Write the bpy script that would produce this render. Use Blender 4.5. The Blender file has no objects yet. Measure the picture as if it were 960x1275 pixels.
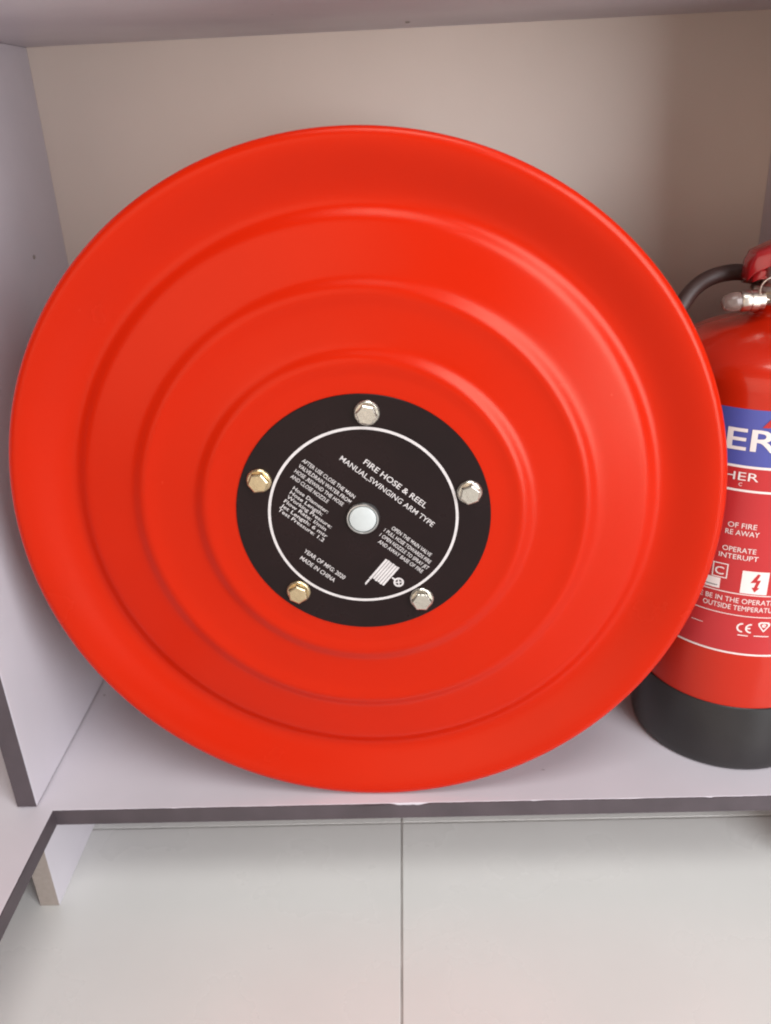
import bpy, bmesh, math, random
from mathutils import Vector, Matrix
random.seed(7)
D = bpy.data
SC = bpy.context.scene
COL = SC.collection
rad = math.radians

# ------------------------------------------------------------------ camera
FLOOR_DROP = 0.6285                       # camera height above the floor
cam_d = D.cameras.new('camera')
cam = D.objects.new('camera', cam_d); COL.objects.link(cam)
pitch, roll, yaw = rad(24.749), rad(-2.7206), rad(-2.0851)
fw = Vector((math.sin(yaw)*math.cos(pitch), math.cos(yaw)*math.cos(pitch), -math.sin(pitch)))
rt = Vector((math.cos(yaw), -math.sin(yaw), 0)); up = rt.cross(fw)
cr, sr = math.cos(roll), math.sin(roll)
rt, up = cr*rt + sr*up, -sr*rt + cr*up
m = Matrix((rt, up, -fw)).transposed().to_4x4(); m.translation = (0, 0, FLOOR_DROP)
cam.matrix_world = m
cam_d.sensor_fit = 'VERTICAL'; cam_d.sensor_height = 24.0
cam_d.lens = 1060.29/1275*24.0
cam_d.clip_start = 0.02; cam_d.clip_end = 60
cam_d.dof.use_dof = True; cam_d.dof.focus_distance = 0.62; cam_d.dof.aperture_fstop = 4.0
SC.camera = cam

# ------------------------------------------------------------------ world and lamps
w = D.worlds.new('World'); SC.world = w; w.use_nodes = True
bg = w.node_tree.nodes['Background']
bg.inputs['Color'].default_value = (1.0, 0.90, 0.81, 1); bg.inputs['Strength'].default_value = 0.22

def area(name, loc, target, sx, sy, watts, col):
    l = D.lights.new(name, 'AREA'); l.shape = 'RECTANGLE'; l.size = sx; l.size_y = sy
    l.energy = watts; l.color = col
    o = D.objects.new(name, l); COL.objects.link(o); o.location = loc
    d = Vector(target) - Vector(loc)
    o.rotation_euler = d.to_track_quat('-Z', 'Y').to_euler()
    return o
area('shop_window_light', (1.25, -0.98, 0.90), (0.0, 0.7, 0.42), 0.95, 1.9, 57, (0.93, 0.95, 1.0))
area('ceiling_light', (0.3, -0.5, 2.6), (0, 0.2, 0.0), 1.3, 0.9, 30, (0.97, 0.97, 0.97))
area('left_fill_light', (-1.1, -1.9, 0.8), (0.3, 0.8, 0.5), 2.2, 2.0, 22, (1.0, 0.82, 0.70))  # added warm fill from the front left, stands for no known source

SC.view_settings.view_transform = 'Standard'; SC.view_settings.look = 'None'
SC.view_settings.exposure = 0.0; SC.view_settings.gamma = 1.0
SC.view_settings.use_curve_mapping = False
SC.render.engine = 'CYCLES'
SC.cycles.use_denoising = True
SC.cycles.filter_width = 2.0
SC.cycles.max_bounces = 10; SC.cycles.diffuse_bounces = 6

# ------------------------------------------------------------------ materials
def mat(name, col, rough=0.5, metal=0.0, coat=0.0, spec=0.5, var=0.0, vscale=6.0, bump=0.0, bscale=900.0,
        rvar=0.0, col2=None, spots=None, tint=None):
    mt = D.materials.new(name); mt.use_nodes = True
    nt = mt.node_tree; b = nt.nodes['Principled BSDF']
    b.inputs['Base Color'].default_value = (*col, 1); b.inputs['Roughness'].default_value = rough
    b.inputs['Metallic'].default_value = metal; b.inputs['Coat Weight'].default_value = coat
    b.inputs['Coat Roughness'].default_value = 0.08
    b.inputs['Specular IOR Level'].default_value = spec
    if tint: b.inputs['Specular Tint'].default_value = (*tint, 1)
    tc = nt.nodes.new('ShaderNodeTexCoord')
    last = None
    if var > 0:
        n = nt.nodes.new('ShaderNodeTexNoise'); n.inputs['Scale'].default_value = vscale; n.inputs['Detail'].default_value = 6
        nt.links.new(tc.outputs['Object'], n.inputs['Vector'])
        mx = nt.nodes.new('ShaderNodeMix'); mx.data_type = 'RGBA'
        c2 = col2 or tuple(c*(1-var) for c in col)
        mx.inputs['A'].default_value = (*col, 1); mx.inputs['B'].default_value = (*c2, 1)
        rp = nt.nodes.new('ShaderNodeMapRange'); rp.inputs['From Min'].default_value = 0.35; rp.inputs['From Max'].default_value = 0.7
        nt.links.new(n.outputs['Fac'], rp.inputs['Value']); nt.links.new(rp.outputs['Result'], mx.inputs['Factor'])
        last = mx.outputs['Result']
        if rvar > 0:
            r2 = nt.nodes.new('ShaderNodeMapRange')
            r2.inputs['To Min'].default_value = rough - rvar; r2.inputs['To Max'].default_value = rough + rvar
            r2.inputs['From Min'].default_value = 0.3; r2.inputs['From Max'].default_value = 0.7
            nt.links.new(n.outputs['Fac'], r2.inputs['Value']); nt.links.new(r2.outputs['Result'], b.inputs['Roughness'])
    if spots:                                # small sparse dirt specks with a shape of their own
        sc_, th, sc_col = spots
        v = nt.nodes.new('ShaderNodeTexVoronoi'); v.inputs['Scale'].default_value = sc_
        n2 = nt.nodes.new('ShaderNodeTexNoise'); n2.inputs['Scale'].default_value = sc_*5
        nt.links.new(tc.outputs['Object'], n2.inputs['Vector'])
        va = nt.nodes.new('ShaderNodeMix'); va.data_type = 'VECTOR'; va.inputs['Factor'].default_value = 0.01
        nt.links.new(tc.outputs['Object'], va.inputs['A']); nt.links.new(n2.outputs['Color'], va.inputs['B'])
        nt.links.new(va.outputs['Result'], v.inputs['Vector'])
        mr = nt.nodes.new('ShaderNodeMapRange'); mr.inputs['From Min'].default_value = th; mr.inputs['From Max'].default_value = th*0.5
        nt.links.new(v.outputs['Distance'], mr.inputs['Value'])
        sel = nt.nodes.new('ShaderNodeMath'); sel.operation = 'GREATER_THAN'; sel.inputs[1].default_value = 0.72
        sx = nt.nodes.new('ShaderNodeSeparateColor'); nt.links.new(v.outputs['Color'], sx.inputs['Color'])
        nt.links.new(sx.outputs['Red'], sel.inputs[0])
        mu = nt.nodes.new('ShaderNodeMath'); mu.operation = 'MULTIPLY'
        nt.links.new(mr.outputs['Result'], mu.inputs[0]); nt.links.new(sel.outputs[0], mu.inputs[1])
        m2 = nt.nodes.new('ShaderNodeMix'); m2.data_type = 'RGBA'; m2.inputs['B'].default_value = (*sc_col, 1)
        if last: nt.links.new(last, m2.inputs['A'])
        else: m2.inputs['A'].default_value = (*col, 1)
        nt.links.new(mu.outputs[0], m2.inputs['Factor']); last = m2.outputs['Result']
    if last: nt.links.new(last, b.inputs['Base Color'])
    if bump > 0:
        n = nt.nodes.new('ShaderNodeTexNoise'); n.inputs['Scale'].default_value = bscale; n.inputs['Detail'].default_value = 2
        nt.links.new(tc.outputs['Object'], n.inputs['Vector'])
        bp = nt.nodes.new('ShaderNodeBump'); bp.inputs['Strength'].default_value = bump; bp.inputs['Distance'].default_value = 0.0004
        nt.links.new(n.outputs['Fac'], bp.inputs['Height']); nt.links.new(bp.outputs['Normal'], b.inputs['Normal'])
    return mt

M_mel = mat('white_melamine', (0.635, 0.595, 0.635), 0.40, var=0.10, vscale=7, rvar=0.08, bump=0.12, bscale=700, spots=(26, 0.05, (0.28, 0.22, 0.24)))
M_back = mat('backing_board', (0.74, 0.63, 0.545), 0.40, var=0.08, vscale=4, bump=0.1, bscale=500)
M_band = mat('grey_edge_band', (0.075, 0.058, 0.066), 0.45, var=0.25, vscale=30, bump=0.2, bscale=600)
M_beige = mat('beige_board', (0.33, 0.28, 0.245), 0.8, var=0.12, vscale=220, bump=0.5, bscale=900)
M_tile = mat('glazed_floor_tile', (0.67, 0.662, 0.632), 0.28, var=0.04, vscale=9, rvar=0.025, bump=0.06, bscale=60, spots=(14, 0.018, (0.22, 0.18, 0.15)))
M_grout = mat('grey_grout', (0.46, 0.435, 0.41), 0.9, var=0.3, vscale=40)
M_red = mat('red_powder_coat', (0.49, 0.0112, 0.0002), 0.25, spec=0.28, var=0.05, vscale=9, rvar=0.03, bump=0.16, bscale=1500, tint=(1.0, 0.75, 0.56))
M_plate = mat('black_printed_plate', (0.013, 0.0060, 0.0062), 0.30, spec=0.20, var=0.3, vscale=18, rvar=0.06, bump=0.05, bscale=300)
M_print = mat('white_print', (0.62, 0.58, 0.57), 0.5, var=0.15, vscale=120)
M_zinc = mat('zinc_bolt', (0.74, 0.70, 0.62), 0.24, 1.0, var=0.2, vscale=300, rvar=0.08, bump=0.2, bscale=1200)
M_yellow = mat('yellowish_bolt', (0.74, 0.60, 0.38), 0.26, 1.0, var=0.25, vscale=260, rvar=0.08, bump=0.2, bscale=1200)  # yellower metal colour for the two left bolts
M_cap = mat('pale_plastic_cap', (0.52, 0.55, 0.54), 0.35, var=0.08, vscale=120, bump=0.15, bscale=500)
M_steel = mat('hub_ring_steel', (0.55, 0.55, 0.54), 0.3, 1.0)
M_extred = mat('red_gloss_enamel', (0.47, 0.0145, 0.003), 0.25, spec=0.35, coat=0.3, tint=(1.0, 0.8, 0.65), var=0.05, vscale=10, bump=0.05, bscale=200)
M_boot = mat('black_plastic_boot', (0.024, 0.021, 0.021), 0.30, spec=0.45, var=0.3, vscale=25, bump=0.25, bscale=900)
M_blue = mat('blue_label_print', (0.075, 0.085, 0.33), 0.38, var=0.08, vscale=30)
M_lblred = mat('red_label_print', (0.47, 0.020, 0.022), 0.38, var=0.05, vscale=30)
M_lblwhite = mat('white_label_print', (0.80, 0.70, 0.66), 0.4, var=0.06, vscale=60)
M_chrome = mat('plated_brass_valve', (0.60, 0.53, 0.46), 0.30, 1.0, var=0.15, vscale=80, rvar=0.05)
M_levred = mat('dark_red_lever', (0.33, 0.010, 0.012), 0.25, coat=0.4, var=0.1, vscale=20)
M_rubber = mat('black_rubber_hose', (0.045, 0.020, 0.016), 0.5, var=0.2, vscale=40, bump=0.3, bscale=500)  # black rubber, with the brown cast of its surroundings put into the colour
M_clear = mat('grey_plastic_plug', (0.55, 0.42, 0.37), 0.2, var=0.1, vscale=60)
M_clear.node_tree.nodes['Principled BSDF'].inputs['Transmission Weight'].default_value = 0.75

# ------------------------------------------------------------------ helpers
def empty(name, loc=(0, 0, 0), mtx=None):
    o = D.objects.new(name, None); COL.objects.link(o); o.empty_display_size = 0.05
    if mtx is not None: o.matrix_world = mtx
    else: o.location = loc
    return o
def tag(o, label, cat=None, group=None, kind=None):
    if label: o['label'] = label
    if cat: o['category'] = cat
    if group: o['group'] = group
    if kind: o['kind'] = kind
    return o
def obj(name, bm_or_mesh, material, parent=None, smooth=False, loc=None, bevel=0.0, mtx=None):
    if isinstance(bm_or_mesh, bmesh.types.BMesh):
        me = D.meshes.new(name); bmesh.ops.recalc_face_normals(bm_or_mesh, faces=bm_or_mesh.faces)
        bm_or_mesh.to_mesh(me); bm_or_mesh.free()
    else: me = bm_or_mesh
    if not me.materials: me.materials.append(material)
    o = D.objects.new(name, me); COL.objects.link(o)
    if smooth is True:
        for p in me.polygons: p.use_smooth = True
    elif smooth:
        me.shade_smooth() if hasattr(me, 'shade_smooth') else None
        me.set_sharp_from_angle(angle=rad(smooth))
    if parent: o.parent = parent
    if loc: o.location = loc
    if mtx is not None: o.matrix_local = mtx
    if bevel > 0:
        b = o.modifiers.new('bevel', 'BEVEL'); b.width = bevel; b.segments = 2; b.limit_method = 'ANGLE'; b.angle_limit = rad(40)
    return o
def box(x0, x1, y0, y1, z0, z1):
    bm = bmesh.new(); bmesh.ops.create_cube(bm, size=1)
    for v in bm.verts:
        v.co = ((x0+x1)/2 + v.co.x*(x1-x0), (y0+y1)/2 + v.co.y*(y1-y0), (z0+z1)/2 + v.co.z*(z1-z0))
    return bm
def prism(poly, z0, z1):
    bm = bmesh.new()
    a = [bm.verts.new((x, y, z0)) for x, y in poly]; b = [bm.verts.new((x, y, z1)) for x, y in poly]
    bm.faces.new(a[::-1]); bm.faces.new(b); n = len(poly)
    for i in range(n): bm.faces.new((a[i], a[(i+1) % n], b[(i+1) % n], b[i]))
    return bm
def lathe(prof, seg=128, bm=None, off=(0, 0, 0), closed=False):
    """revolve (r, z) pairs round local Z"""
    bm = bm or bmesh.new(); rings = []
    for r, z in prof:
        if r < 1e-7: rings.append([bm.verts.new((off[0], off[1], off[2]+z))])
        else: rings.append([bm.verts.new((off[0]+r*math.cos(2*math.pi*k/seg), off[1]+r*math.sin(2*math.pi*k/seg), off[2]+z)) for k in range(seg)])
    if closed: rings.append(rings[0])
    for A, B in zip(rings, rings[1:]):
        for k in range(seg):
            k2 = (k+1) % seg
            if len(A) == 1 and len(B) == 1: continue
            if len(A) == 1: bm.faces.new((A[0], B[k], B[k2]))
            elif len(B) == 1: bm.faces.new((A[k], B[0], A[k2]))
            else: bm.faces.new((A[k], B[k], B[k2], A[k2]))
    return bm
def smooth_profile(pts, sub=6):
    """Catmull-Rom through (r, h) control points"""
    out = []
    P = [pts[0]] + list(pts) + [pts[-1]]
    for i in range(1, len(P)-2):
        p0, p1, p2, p3 = [Vector((*q, 0)) for q in P[i-1:i+3]]
        for s in range(sub):
            t = s/sub
            q = 0.5*((2*p1) + (p2-p0)*t + (2*p0-5*p1+4*p2-p3)*t*t + (3*p1-p0-3*p2+p3)*t**3)
            out.append((max(q.x, 0.0), q.y))
    out.append(tuple(pts[-1])); return out
def tube(path, radii, seg=20, caps=True, bm=None):
    bm = bm or bmesh.new(); pts = [Vector(p) for p in path]; n = len(pts)
    if not isinstance(radii, (list, tuple)): radii = [radii]*n
    rings = []; ref = None
    for i, p in enumerate(pts):
        t = (pts[min(i+1, n-1)] - pts[max(i-1, 0)]).normalized()
        if ref is None: ref = t.orthogonal().normalized()
        ref = (ref - t*ref.dot(t)).normalized(); b = t.cross(ref)
        rings.append([bm.verts.new(p + radii[i]*(math.cos(2*math.pi*k/seg)*ref + math.sin(2*math.pi*k/seg)*b)) for k in range(seg)])
    for A, B in zip(rings, rings[1:]):
        for k in range(seg): bm.faces.new((A[k], A[(k+1) % seg], B[(k+1) % seg], B[k]))
    if caps: bm.faces.new(rings[0][::-1]); bm.faces.new(rings[-1])
    return bm
def catmull(pts, sub=8):
    P = [Vector(p) for p in pts]; P = [2*P[0]-P[1]] + P + [2*P[-1]-P[-2]]; out = []
    for i in range(1, len(P)-2):
        p0, p1, p2, p3 = P[i-1:i+3]
        for s in range(sub):
            t = s/sub; out.append(0.5*((2*p1)+(p2-p0)*t+(2*p0-5*p1+4*p2-p3)*t*t+(3*p1-p0-3*p2+p3)*t**3))
    out.append(P[-2]); return out
def hexprism(bm, R, z0, z1, off=(0, 0), ph=0.0, chamfer=0.0):
    rows = [(R, z0), (R, z1-chamfer), (R-chamfer*1.5, z1)] if chamfer else [(R, z0), (R, z1)]
    rs = [[bm.verts.new((off[0]+r*math.cos(ph+k*math.pi/3), off[1]+r*math.sin(ph+k*math.pi/3), z)) for k in range(6)] for r, z in rows]
    for A, B in zip(rs, rs[1:]):
        for k in range(6): bm.faces.new((A[k], A[(k+1) % 6], B[(k+1) % 6], B[k]))
    bm.faces.new(rs[-1]); bm.faces.new(rs[0][::-1])
_cap = {}
def text_bm(body, bold=0.0):
    """flat lettering as triangles; x starts at 0, cap height 1"""
    c = D.curves.new('t', 'FONT'); c.body = body; c.size = 1.0; c.offset = bold; c.resolution_u = 3
    o = D.objects.new('t', c); COL.objects.link(o)
    dg = bpy.context.evaluated_depsgraph_get(); dg.update()
    me = D.meshes.new_from_object(o.evaluated_get(dg))
    D.objects.remove(o); D.curves.remove(c)
    bm = bmesh.new(); bm.from_mesh(me); D.meshes.remove(me)
    x0 = min(v.co.x for v in bm.verts)
    for v in bm.verts: v.co.x -= x0; v.co.y /= 0.729
    return bm

# ------------------------------------------------------------------ floor
GX, GY, TS = -0.0218, 0.6318, 0.60          # grout crossing and tile pitch
fl = obj('floor', box(-3.2, 3.2, -3.2, 2.0, -0.06, -0.0013), M_grout)
tag(fl, None, kind='structure')
tb = box(0.0010, TS-0.0010, 0.0010, TS-0.0010, -0.0012, 0.0)
tile_me = None
for i in range(-4, 4):
    for j in range(-5, 1):
        if tile_me is None:
            o = obj('floor_tile', tb, M_tile, fl, bevel=0.0008); tile_me = o.data
        else:
            o = obj('floor_tile', tile_me, M_tile, fl, bevel=0.0008)
        o.location = (GX + i*TS, GY + j*TS, random.uniform(-0.0002, 0.0002))

# ------------------------------------------------------------------ shelf unit
ZT = FLOOR_DROP - 0.5225                    # top of the base board
BT = 0.0156                                 # board thickness
YF, YB = 0.5475, 0.855
XL, XR = -0.3305, 0.3385
ZC = FLOOR_DROP + 0.0712                    # underside of the top board
XC = -0.3157                                # inner corner of the L-shaped base
cab = empty('shelf_unit', (0, 0.7, 0))
tag(cab, 'white melamine shelf unit with dark grey edges standing on the tiled floor', 'shelf unit')
inv = Matrix.Translation((0, -0.7, 0))
def cpart(name, bm, material, parent=cab, **k):
    if parent is cab: bm.transform(inv)
    return obj(name, bm, material, parent, **k)
base = cpart('base_board', prism([(XR+BT, YF), (XR+BT, YB), (-0.80, YB), (-0.80, 0.20), (XC, 0.20), (XC, YF)], ZT-BT, ZT), M_mel, bevel=0.0006)
def edge_band(a, b, n, chips):
    """thin banding glued on the board edge between a and b, with a slightly ragged top and knocked-off bits"""
    bm = bmesh.new(); a = Vector(a); b = Vector(b); d = (b-a).normalized(); L = (b-a).length
    nrm = Vector((d.y, -d.x, 0)); th = 0.0009; rows = []
    for i in range(n+1):
        s = L*i/n; top = -random.uniform(0.0001, 0.0003)
        for c0, c1, dep in chips:
            if c0 < s < c1: top -= dep*min(1.0, 4*min(s-c0, c1-s)/(c1-c0))*random.uniform(0.7, 1.1)
        p = a + d*s; q = p + nrm*th
        rows.append([bm.verts.new((p.x, p.y, ZT+top)), bm.verts.new((q.x, q.y, ZT+top-0.0002)),
                     bm.verts.new((q.x, q.y, ZT-BT+0.0002)), bm.verts.new((p.x, p.y, ZT-BT))])
    for A, B in zip(rows, rows[1:]):
        for k in range(4): bm.faces.new((A[k], A[(k+1) % 4], B[(k+1) % 4], B[k]))
    bm.faces.new(rows[0]); bm.faces.new(rows[-1][::-1]); bm.transform(inv)
    return bm
obj('edge_band', edge_band((XC+0.001, YF-0.0001, 0), (XR+BT, YF-0.0001, 0), 240,
    [(0.287, 0.320, 0.0020), (0.10, 0.108, 0.0004), (0.405, 0.412, 0.0004), (0.47, 0.50, 0.0003), (0.55, 0.556, 0.0005)]), M_band, base)
obj('edge_band', edge_band((XC+0.0001, 0.20, 0), (XC+0.0001, YF, 0), 120, [(0.21, 0.22, 0.0005)]), M_band, base)
# lifted sliver of banding beside the knocked-off patch
sl = bmesh.new()
q = [sl.verts.new(p) for p in ((-0.058, YF-0.001, ZT-0.0022), (-0.030, YF-0.001, ZT-0.0006), (-0.027, YF-0.0016, ZT+0.0013), (-0.030, YF-0.0016, ZT+0.0004))]
sl.faces.new(q); sl.transform(inv); bmesh.ops.solidify(sl, geom=sl.faces[:], thickness=0.0004); obj('band_sliver', sl, M_band, base)
GAP = 0.0016
for sx in (-1, 1):
    x0, x1 = (XL-0.0170, XL) if sx < 0 else (XR, XR+0.0170)
    pn = cpart('side_panel', box(x0, x1, 0.5517, YB, ZT+GAP, ZC), M_mel, bevel=0.0005)
    bb = box(x0+0.0002, x1-0.0002, 0.5507, 0.5516, ZT+GAP, ZC); bb.transform(inv)
    obj('edge_band', bb, M_band, pn, bevel=0.0003)
cpart('back_panel', box(-0.80, XR+0.0170, YB+0.0003, YB+0.004, ZT+0.0003, ZC+BT), M_back)
tp = cpart('top_board', box(-0.80, XR+0.0170, YF, YB, ZC+0.0003, ZC+BT), M_mel, bevel=0.0005)
bb = box(-0.80, XR+0.0170, YF-0.001, YF-0.0001, ZC+0.0005, ZC+BT); bb.transform(inv); obj('edge_band', bb, M_band, tp)
for x0, x1, y0 in ((-0.3465, -0.3290, 0.5417), (0.352, 0.3695, 0.552)):
    lg = cpart('leg', box(x0, x1, y0, YB, 0.0002, ZT-BT-0.0002), M_mel, bevel=0.0005)
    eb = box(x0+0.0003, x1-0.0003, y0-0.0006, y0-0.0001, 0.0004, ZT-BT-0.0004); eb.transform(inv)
    obj('beige_edge', eb, M_beige, lg)  # brownish beige strip over the leg's front edge
lg = cpart('leg', box(-0.79, -0.7725, 0.25, YB, 0.0002, ZT-BT-0.0002), M_mel, bevel=0.0005)

# small open fixing holes seen on the left panel and under the top board
def hole(name, c, nrm, r):
    z = Vector(nrm); q = z.to_track_quat('Z', 'Y').to_matrix().to_4x4(); q.translation = Vector(c)
    bm = lathe([(0.0, 0.0001), (r*0.7, 0.0001), (r, 0.0006), (r*1.25, 0.0002), (r*1.25, -0.0004), (0.0, -0.0004)], 20)
    bm.transform(q); bm.transform(inv); obj(name, bm, M_beige, cab, smooth=40)
hole('screw_cap', (XL+0.0002, 0.778, FLOOR_DROP-0.098), (1, 0, 0), 0.0016)
hole('screw_cap', (0.008, 0.800, ZC-0.0002), (0, 0, -1), 0.0016)

# ------------------------------------------------------------------ hose reel
RR = 0.26
az, el = rad(-1.19309), rad(1.07838)
N = Vector((math.sin(az)*math.cos(el), -math.cos(az)*math.cos(el), math.sin(el)))
e1 = Vector((math.cos(az), math.sin(az), 0)); e2 = N.cross(e1)
Cc = Vector((-0.036912, 0.559982, -0.262573 + FLOOR_DROP + 0.0004))
mt4 = Matrix((e1, e2, N)).transposed().to_4x4(); mt4.translation = Cc - e2*RR
reel = empty('hose_reel', mtx=mt4)
tag(reel, 'large round red fire hose reel with black centre plate standing upright on the shelf', 'hose reel')
UP = Matrix.Translation((0, RR, 0))
def rpart(name, bm, material, parent=reel, smooth=False, **k):
    bm.transform(UP); return obj(name, bm, material, parent, smooth, **k)
PL = -0.0012                                # height of the pressed disc under the plate
prof = [(0.0, PL), (0.050, PL), (0.100, PL), (0.1065, PL+0.0002), (0.1115, PL+0.0012), (0.1150, PL+0.0017), (0.1190, PL+0.0004),
        (0.1228, PL-0.0020), (0.1275, PL-0.0028), (0.1400, PL-0.0030), (0.1510, PL-0.0027), (0.1565, PL-0.0017), (0.1605, PL-0.0010), (0.1645, PL-0.0020),
        (0.1690, PL-0.0046), (0.1740, PL-0.0057), (0.1880, PL-0.0073), (0.2010, PL-0.0088), (0.2055, PL-0.0095), (0.2086, PL-0.0109), (0.2117, PL-0.0128),
        (0.2155, PL-0.0139), (0.2210, PL-0.0133), (0.2275, PL-0.0108), (0.2340, PL-0.0076), (0.2405, PL-0.0044), (0.2460, PL-0.0020), (0.2505, PL-0.0006),
        (0.2545, PL-0.0001), (0.2575, PL-0.0010), (0.2592, PL-0.0024), (0.26, PL-0.0042), (0.2592, PL-0.0068)]
pr = smooth_profile(prof, 6)
# the pressing is soft: average the height over a few millimetres of radius between plate and rim
def soften(pr, sig):
    out = []
    for r, h in pr:
        k = sig*max(0.0, min(1.0, (r-0.094)/0.010))*max(0.0, min(1.0, (0.252-r)/0.012))
        if k < 1e-5 or r > 0.2545: out.append((r, h)); continue
        sw = sh = 0.0
        for i in range(-12, 13):
            x = r + i*k/4
            for (r0, h0), (r1, h1) in zip(pr, pr[1:]):
                if r0 <= x < r1:
                    w_ = math.exp(-0.5*(i/4)**2); sw += w_; sh += w_*(h0+(h1-h0)*(x-r0)/(r1-r0)); break
        out.append((r, sh/sw if sw else h))
    return out
pr = soften(pr, 0.0021)
back = [(r-0.0012 if r > 0.245 else r, h-0.0016) for r, h in reversed(pr) if r > 0]
rpart('front_disc', lathe(pr + back + [(0.0, PL-0.0016)], 256), M_red, smooth=50)
WID = 0.182
s = (RR - WID*math.tan(el))/RR
pr2 = [(r*s, -WID - h) for r, h in pr]
back2 = [(r*s-0.0012 if r > 0.245 else r*s, -WID - h + 0.0016) for r, h in reversed(pr) if r > 0]
rpart('rear_disc', lathe(pr2 + back2 + [(0.0, -WID-PL+0.0016)], 160), M_red, smooth=50)
rpart('drum', lathe([(0.0, PL-0.0030), (0.105, PL-0.0030), (0.105, -WID-PL+0.0030), (0.0, -WID-PL+0.0030)], 96), M_red, smooth=40)
RP = 0.0926
plate = rpart('name_plate', lathe([(0.0, PL+0.0002), (RP, PL+0.0002), (RP, PL+0.0009), (RP-0.0003, PL+0.0012), (0.0, PL+0.0012)], 160), M_plate, smooth=40)
ZP = PL + 0.0012 + 0.00015
def ring(r0, r1, z, seg=160):
    return lathe([(r0, z), (r1, z), (r1, z+0.0001), (r0, z+0.0001)], seg, closed=True)
rpart('printed_ring', ring(0.0673, 0.0693, ZP), M_print, plate)
TA = rad(-40.0); cu = Vector((math.cos(TA), math.sin(TA))); cv = Vector((-math.sin(TA), math.cos(TA)))
def uv(u, v, z=ZP): return Vector((cu.x*u + cv.x*v, cu.y*u + cv.y*v, z))
def print_line(body, u0, u1, v, cap, bold=0.0):
    bm = text_bm(body, bold); L = max(x.co.x for x in bm.verts)
    for x in bm.verts: x.co = uv((u0 + (u1-u0)*x.co.x/L)/1000, (v + cap*(x.co.y-0.5))/1000)
    rpart('printed_text', bm, M_print, plate)
print_line('FIRE HOSE & REEL', -25.4, 30.4, 35.8, 4.4, 0.010)
print_line('MANUAL,SWINGING ARM TYPE', -40.3, 43.8, 27.4, 4.2, 0.004)
for k, (t, wd) in enumerate((('AFTER USE CLOSE THE MAIN', 46), ('VALVE,DRAIN WATER FROM', 46), ('HOSE ,REWIND THE HOSE', 43), ('AND CLOSE NOZZLE', 33))):
    print_line(t, -60.3+k*0.15, -60.3+wd, 9.2-4.95*k, 3.1, 0.006)
for k, (t, wd) in enumerate((('Hose Diameter:', 31), ('Hose Length:', 29), ('Working Pressure:', 40), ('Flow Rate: l/min', 38), ('Jet Length: 6 mtr', 42), ('Test Pressure: 1.2', 42))):
    print_line(t, -53.4+0.25*k, -53.4+wd, -12.2-4.1*k, 3.0, 0.006)
print_line('YEAR OF MFG: 2020', -17.9, 19.2, -48.2, 3.5, 0.006)
print_line('MADE IN CHINA', -16.8, 14.7, -54.7, 3.5, 0.006)
for k, (t, a, b) in enumerate((('OPEN THE MAIN VALVE', 21.5, 57.8), ('1 PULL HOSE TOWARDS FIRE', 18.2, 61.2), ('1 OPEN NOZZLE TO SPRAY JET', 18.0, 63.0), ('AND AWAY BASE OF FIRE', 20.4, 61.5))):
    print_line(t, a, b, 7.1-4.9*k, 3.1, 0.006)
# pictogram: wound hose, tail, axle, hand wheel
pb = bmesh.new()
def quad(bm, pts): bm.faces.new([bm.verts.new(uv(u/1000, v/1000)) for u, v in pts])
for k in range(6):
    a = 33.4 + k*2.16; lo = -35.6 if k else -37.0
    quad(pb, [(a, -16.2+0.3*(k % 2)), (a+1.78, -16.2+0.3*(k % 2)), (a+1.78, lo+0.4*(k % 2)), (a, lo+0.4*(k % 2))])
quad(pb, [(33.6, -37.4), (35.0, -37.4), (35.0, -43.2), (33.6, -42.2)])
quad(pb, [(46.6, -25.2), (49.2, -25.2), (49.2, -26.4), (46.6, -26.4)])
def disc_ring(cx, cy, r0, r1, n=28):
    for k in range(n):
        a0, a1 = 2*math.pi*k/n, 2*math.pi*(k+1)/n
        quad(pb, [(cx+r1*math.cos(a0), cy+r1*math.sin(a0)), (cx+r1*math.cos(a1), cy+r1*math.sin(a1)), (cx+r0*math.cos(a1), cy+r0*math.sin(a1)), (cx+r0*math.cos(a0), cy+r0*math.sin(a0))])
disc_ring(53.0, -25.8, 2.5, 3.9); disc_ring(53.0, -25.8, 0.0001, 0.9)
for k in range(4):
    a = rad(45+90*k); c_, s_ = math.cos(a), math.sin(a)
    quad(pb, [(53+c_*0.7-s_*0.45, -25.8+s_*0.7+c_*0.45), (53+c_*2.7-s_*0.45, -25.8+s_*2.7+c_*0.45), (53+c_*2.7+s_*0.45, -25.8+s_*2.7-c_*0.45), (53+c_*0.7+s_*0.45, -25.8+s_*0.7-c_*0.45)])
rpart('reel_pictogram', pb, M_print, plate)
# hub cap in the middle
cap = rpart('hub_cap', lathe([(0.0, PL+0.0052), (0.0085, PL+0.0051), (0.0096, PL+0.0046), (0.0099, PL+0.0036), (0.0099, PL+0.0013), (0.0, PL+0.0013)], 64), M_cap, smooth=40)
rpart('hub_ring', lathe([(0.0102, PL+0.0013), (0.0102, PL+0.0040), (0.0107, PL+0.0046), (0.0115, PL+0.0045), (0.0121, PL+0.0036), (0.0123, PL+0.0013)], 64, closed=True), M_steel, cap, smooth=40)
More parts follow.
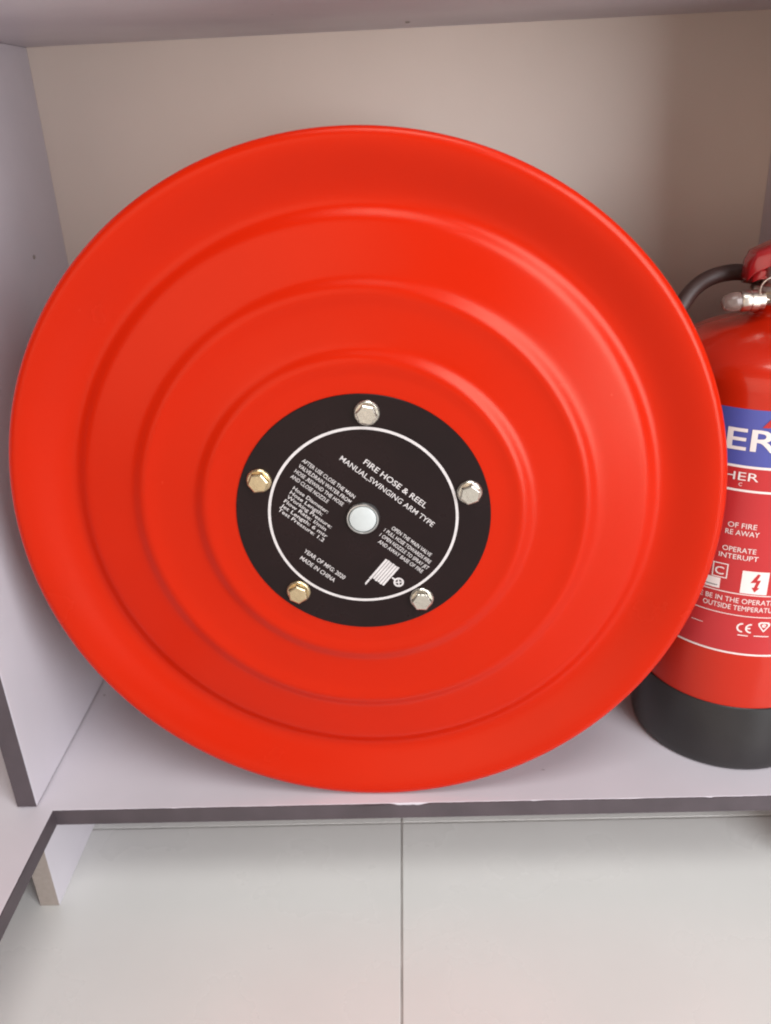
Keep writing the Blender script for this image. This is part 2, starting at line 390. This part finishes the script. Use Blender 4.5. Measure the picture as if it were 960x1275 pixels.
# five hex bolts with round flanges
bolt_me = None
RB = 0.0794
for k in range(5):
    a = rad(13.07 + 72*k)
    bm = bmesh.new()
    hexprism(bm, 0.0077, PL+0.0026, PL+0.0080, chamfer=0.0008)
    mt = Matrix.Translation((RB*math.cos(a), RB*math.sin(a)+RR, 0)) @ Matrix.Rotation(rad((20, 48, 5, 33, 57)[k]), 4, 'Z')
    mz = M_yellow if k in (2, 3) else M_zinc
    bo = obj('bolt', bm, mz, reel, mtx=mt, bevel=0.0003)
    fb = lathe([(0.0, PL+0.0013), (0.0090, PL+0.0013), (0.0092, PL+0.0017), (0.0089, PL+0.0025), (0.0079, PL+0.0032), (0.0, PL+0.0031)], 40)
    obj('bolt_flange', fb, mz, bo, smooth=35)

# ------------------------------------------------------------------ fire extinguisher
EX, EY = 0.282, 0.656
ext = empty('fire_extinguisher', (EX, EY, ZT+0.0003))
tag(ext, 'red fire extinguisher with blue label band and black base beside the reel', 'fire extinguisher')
RE = 0.0783
def ep(name, bm, material, parent=ext, smooth=False, **k): return obj(name, bm, material, parent, smooth, **k)
body = [(0.0, 0.0205), (RE, 0.0205), (RE, 0.335)] + \
    smooth_profile([(RE, 0.335), (RE-0.0012, 0.343), (RE-0.006, 0.3525), (RE-0.016, 0.3610), (RE-0.032, 0.3680), (0.030, 0.3725), (0.0225, 0.3755), (0.0205, 0.380), (0.0205, 0.386), (0.0, 0.386)], 5)[1:]
cyl = ep('cylinder', lathe(body, 128), M_extred, smooth=40)
ep('base_boot', lathe([(0.0, 0.0), (0.0765, 0.0), (0.0788, 0.0010), (0.0799, 0.0035), (0.0803, 0.010), (0.0803, 0.060), (0.0798, 0.0648), (0.0786, 0.0655), (0.0786, 0.020), (0.0, 0.020)], 128), M_boot, smooth=40)
# printed label on the cylinder wall: th in degrees from the side that faces the room, z above the base
def wrap(bm, rr):
    for v in bm.verts:
        th, z = v.co.x, v.co.y
        v.co = (rr*math.sin(rad(th)), -rr*math.cos(rad(th)), z)
    return bm
def patch(t0, t1, z0, z1, slope=0.0):
    bm = bmesh.new(); n = max(2, int((t1-t0)/2)); prev = None
    for i in range(n+1):
        t = t0+(t1-t0)*i/n
        c = (bm.verts.new((t, z0, 0)), bm.verts.new((t, z1, 0)))
        if prev: bm.faces.new((prev[0], c[0], c[1], prev[1]))
        prev = c
    return bm
R1, R2, R3 = RE+0.00015, RE+0.0003, RE+0.00045
lab = ep('label_band', wrap(patch(-75, 60, 0.2795, 0.3225), R1), M_blue, smooth=True)
ep('label_panel', wrap(patch(-75, 60, 0.1185, 0.2782), R1), M_lblred, smooth=True)
for z0, z1, t0, t1 in ((0.2776, 0.2796, -75, 60), (0.2588, 0.2606, -75, 60), (0.1722, 0.1730, -75, 60), (0.1529, 0.1536, -75, 60), (0.1170, 0.1186, -75, 60)):
    ep('label_line', wrap(patch(t0, t1, z0, z1), R2), M_lblwhite, lab, smooth=True)
def ctext(body, t0, t1, zc, cap, bold=0.0, material=None):
    bm = text_bm(body, bold); L = max(v.co.x for v in bm.verts)
    nc = int((t1-t0)/1.2)+1
    for i in range(1, nc): bmesh.ops.bisect_plane(bm, geom=bm.verts[:]+bm.edges[:]+bm.faces[:], plane_co=(L*i/nc, 0, 0), plane_no=(1, 0, 0))
    for v in bm.verts: v.co = (t0 + (t1-t0)*v.co.x/L, zc + cap*(v.co.y-0.5), 0)
    ep('label_text', wrap(bm, R2+0.0001), material or M_lblwhite, lab)
ctext('ER', -39.5, -13.6, 0.3000, 0.0172, 0.012)
ctext('HER', -38.5, -20.8, 0.2712, 0.0068, 0.0)
ctext('C', -30.4, -28.6, 0.2646, 0.0028)
ctext('OF FIRE', -33.0, -17.9, 0.2313, 0.0045, 0.0)
ctext('RE AWAY', -33.8, -16.1, 0.2251, 0.0045, 0.0)
ctext('OPERATE', -34.2, -16.4, 0.2108, 0.0044, 0.0)
ctext('INTERUPT', -35.6, -14.7, 0.2046, 0.0044, 0.0)
ctext('C', -36.6, -31.6, 0.1905, 0.0070, 0.008)
ctext('E BE IN THE OPERATING', -43.2, 2.5, 0.1668, 0.0046, 0.0)
ctext('OUTSIDE TEMPERATURE', -41.0, 1.5, 0.1602, 0.0046, 0.0)
# box round the C, white pictogram cards
for a in ((-38.0, -29.6, 0.1962, 0.1970), (-38.0, -29.6, 0.1842, 0.1850), (-30.2, -29.6, 0.1842, 0.1970), (-38.0, -37.4, 0.1842, 0.1970)):
    ep('label_line', wrap(patch(*a), R2), M_lblwhite, lab)
ep('label_card', wrap(patch(-44.0, -32.9, 0.1720+0.0025, 0.1836), R2), M_lblwhite, lab)
ep('label_line', wrap(patch(-43.0, -34.2, 0.1766, 0.1773), R3), M_boot, lab)
ep('label_card', wrap(patch(-21.8, -7.6, 0.1738, 0.1936), R2), M_lblwhite, lab)
bolt_pts = [(-13.6, 0.1918), (-12.2, 0.1912), (-13.6, 0.1862), (-11.6, 0.1866), (-13.1, 0.1800), (-11.9, 0.1795), (-14.2, 0.1756), (-16.0, 0.1796), (-14.8, 0.1798), (-14.0, 0.1842), (-17.0, 0.1836)]
bm = bmesh.new(); f = bm.faces.new([bm.verts.new((t, z, 0)) for t, z in bolt_pts]); bmesh.ops.triangulate(bm, faces=[f])
ep('warning_bolt', wrap(bm, R3), M_lblred, lab)
# conformity mark: two C arcs, the second with a middle bar; hallmark as a heart-shaped outline
def arc(cx, cy, r0, r1, a0, a1, n=14):
    bm = bmesh.new(); pv = None; k_ = 180/math.pi/RE
    for i in range(n+1):
        a = rad(a0+(a1-a0)*i/n)
        c = (bm.verts.new((cx+r0*math.cos(a)*k_, cy+r0*math.sin(a), 0)), bm.verts.new((cx+r1*math.cos(a)*k_, cy+r1*math.sin(a), 0)))
        if pv: bm.faces.new((pv[0], c[0], c[1], pv[1]))
        pv = c
    return bm
for cx in (-17.6, -12.9):
    ep('conformity_mark', wrap(arc(cx, 0.1426, 0.0030, 0.0043, 85, 275), R2), M_lblwhite, lab)
ep('conformity_mark', wrap(patch(-15.6, -13.2, 0.1420, 0.1432), R2), M_lblwhite, lab)
kp = [(-9.4, 0.1478), (-8.2, 0.1492), (-3.9, 0.1492), (-2.7, 0.1478), (-2.9, 0.1458), (-6.0, 0.1398), (-9.1, 0.1458)]
ki = [(-6.05+(t+6.05)*0.68, 0.1452+(z-0.1452)*0.68) for t, z in kp]
bm = bmesh.new(); A = [bm.verts.new((t, z, 0)) for t, z in kp]; B = [bm.verts.new((t, z, 0)) for t, z in ki]
for k in range(len(kp)): bm.faces.new((A[k], A[(k+1) % 7], B[(k+1) % 7], B[k]))
ep('hallmark', wrap(bm, R2), M_lblwhite, lab)
ep('hallmark', wrap(arc(-6.05, 0.1458, 0.0004, 0.0016, 0, 330), R2), M_lblwhite, lab)
for a in ((-19.6, -14.0, 0.1352, 0.1360), (-10.8, -2.6, 0.1356, 0.1364), (-46.5, -39.6, 0.1402, 0.1407)):
    ep('label_line', wrap(patch(*a), R2), M_lblwhite, lab)
bm = bmesh.new(); f = bm.faces.new([bm.verts.new((t, z, 0)) for t, z in ((-22.6, 0.3098), (-19.2, 0.3098), (-15.0, 0.3145), (-11.5, 0.3118), (-13.5, 0.3190), (-19.0, 0.3165))])
bmesh.ops.triangulate(bm, faces=[f]); ep('label_emblem', wrap(bm, R2+0.0003), M_lblred, lab)
# valve group
vx, vy = -0.002, -0.004
ep('neck_ring', lathe([(0.0, 0.3862), (0.0235, 0.3862), (0.0240, 0.3872), (0.0240, 0.3885), (0.0228, 0.3895), (0.0, 0.3895)], 64, off=(vx, vy, 0)), M_chrome, smooth=35)
valve = ep('valve_body', lathe([(0.0, 0.3893), (0.0195, 0.3893), (0.0205, 0.3910), (0.0200, 0.3965), (0.0175, 0.3990), (0.0150, 0.4005), (0.0150, 0.4040), (0.0170, 0.4052), (0.0170, 0.4120), (0.0, 0.4120)], 48, off=(vx, vy, 0)), M_chrome, smooth=30)
bm = lathe([(0.0, -0.004), (0.0066, -0.004), (0.0066, 0.0), (0.0076, 0.0004), (0.0078, 0.0016), (0.0078, 0.0058), (0.0072, 0.0063), (0.0072, 0.0069), (0.0078, 0.0074), (0.0078, 0.0120), (0.0072, 0.0132), (0.0, 0.0135)], 32)
bm.transform(Matrix.Translation((vx-0.0215, vy-0.012, 0.3890)) @ Matrix.Rotation(rad(-90), 4, 'Y'))
ep('outlet_nut', bm, M_chrome, valve, smooth=30)
bm = lathe([(0.0, 0.3896), (0.0215, 0.3896), (0.0225, 0.3915), (0.0215, 0.3935), (0.0222, 0.3955), (0.0205, 0.3985), (0.0, 0.3990)], 48, off=(vx, vy, 0))
ep('valve_collar', bm, M_chrome, valve, smooth=25)
rg = [(-0.0165+0.0085*math.sin(a), -0.0215-0.002*math.cos(a), 0.3985+0.0085*math.cos(a)) for a in [2*math.pi*k/28 for k in range(29)]]
ep('safety_pin_ring', tube(rg, 0.0007, 8, caps=False), M_chrome, smooth=True)
ep('outlet_plug', tube([(vx-0.0348, vy-0.012, 0.3890), (vx-0.039, vy-0.0122, 0.3888), (vx-0.045, vy-0.0125, 0.3877), (vx-0.0475, vy-0.0126, 0.3870)], [0.0066, 0.0072, 0.0058, 0.003], 24), M_clear, valve, smooth=40)
hp = catmull([(-0.012, 0.020, 0.4015), (-0.030, 0.022, 0.4035), (-0.050, 0.018, 0.4000), (-0.066, 0.010, 0.3900), (-0.078, 0.003, 0.370), (-0.085, 0.0, 0.33), (-0.0875, 0.0, 0.25), (-0.0885, 0.0, 0.16), (-0.0885, 0.0, 0.09)], 8)
ep('hose', tube(hp, 0.0062, 20), M_rubber, smooth=True)
ep('hose_ferrule', tube([(-0.004, 0.018, 0.4005), (-0.013, 0.0202, 0.4018), (-0.022, 0.0213, 0.4028)], [0.0078, 0.0080, 0.0074], 20), M_clear, valve, smooth=40)
def lever(z0, z1, xs, wdt, drop, round_=0.004):
    """channel-section handle running along +x, rounded end towards the room's left"""
    bm = bmesh.new(); rows = []
    for i, (x, zt) in enumerate(xs):
        wy = wdt*(0.55 if i == 0 else 0.85 if i == 1 else 1.0)
        rows.append([bm.verts.new((x, y, z)) for y, z in ((-wy, zt-drop), (-wy, zt-round_), (-wy*0.72, zt), (wy*0.72, zt), (wy, zt-round_), (wy, zt-drop))])
    for A, B in zip(rows, rows[1:]):
        for k in range(6): bm.faces.new((A[k], A[(k+1) % 6], B[(k+1) % 6], B[k]))
    bm.faces.new(rows[0]); bm.faces.new(rows[-1][::-1])
    return bm
ep('squeeze_lever', lever(0, 0, [(-0.0295, 0.4160), (-0.0255, 0.4225), (-0.010, 0.4290), (0.03, 0.4360), (0.08, 0.4440), (0.115, 0.4470)], 0.0125, 0.0150), M_levred, smooth=50, bevel=0.0012)
ep('carry_handle', lever(0, 0, [(-0.0255, 0.4085), (-0.021, 0.4112), (-0.004, 0.4118), (0.03, 0.4080), (0.08, 0.4000), (0.112, 0.3975)], 0.0115, 0.0085, 0.002), M_levred, smooth=50, bevel=0.001)
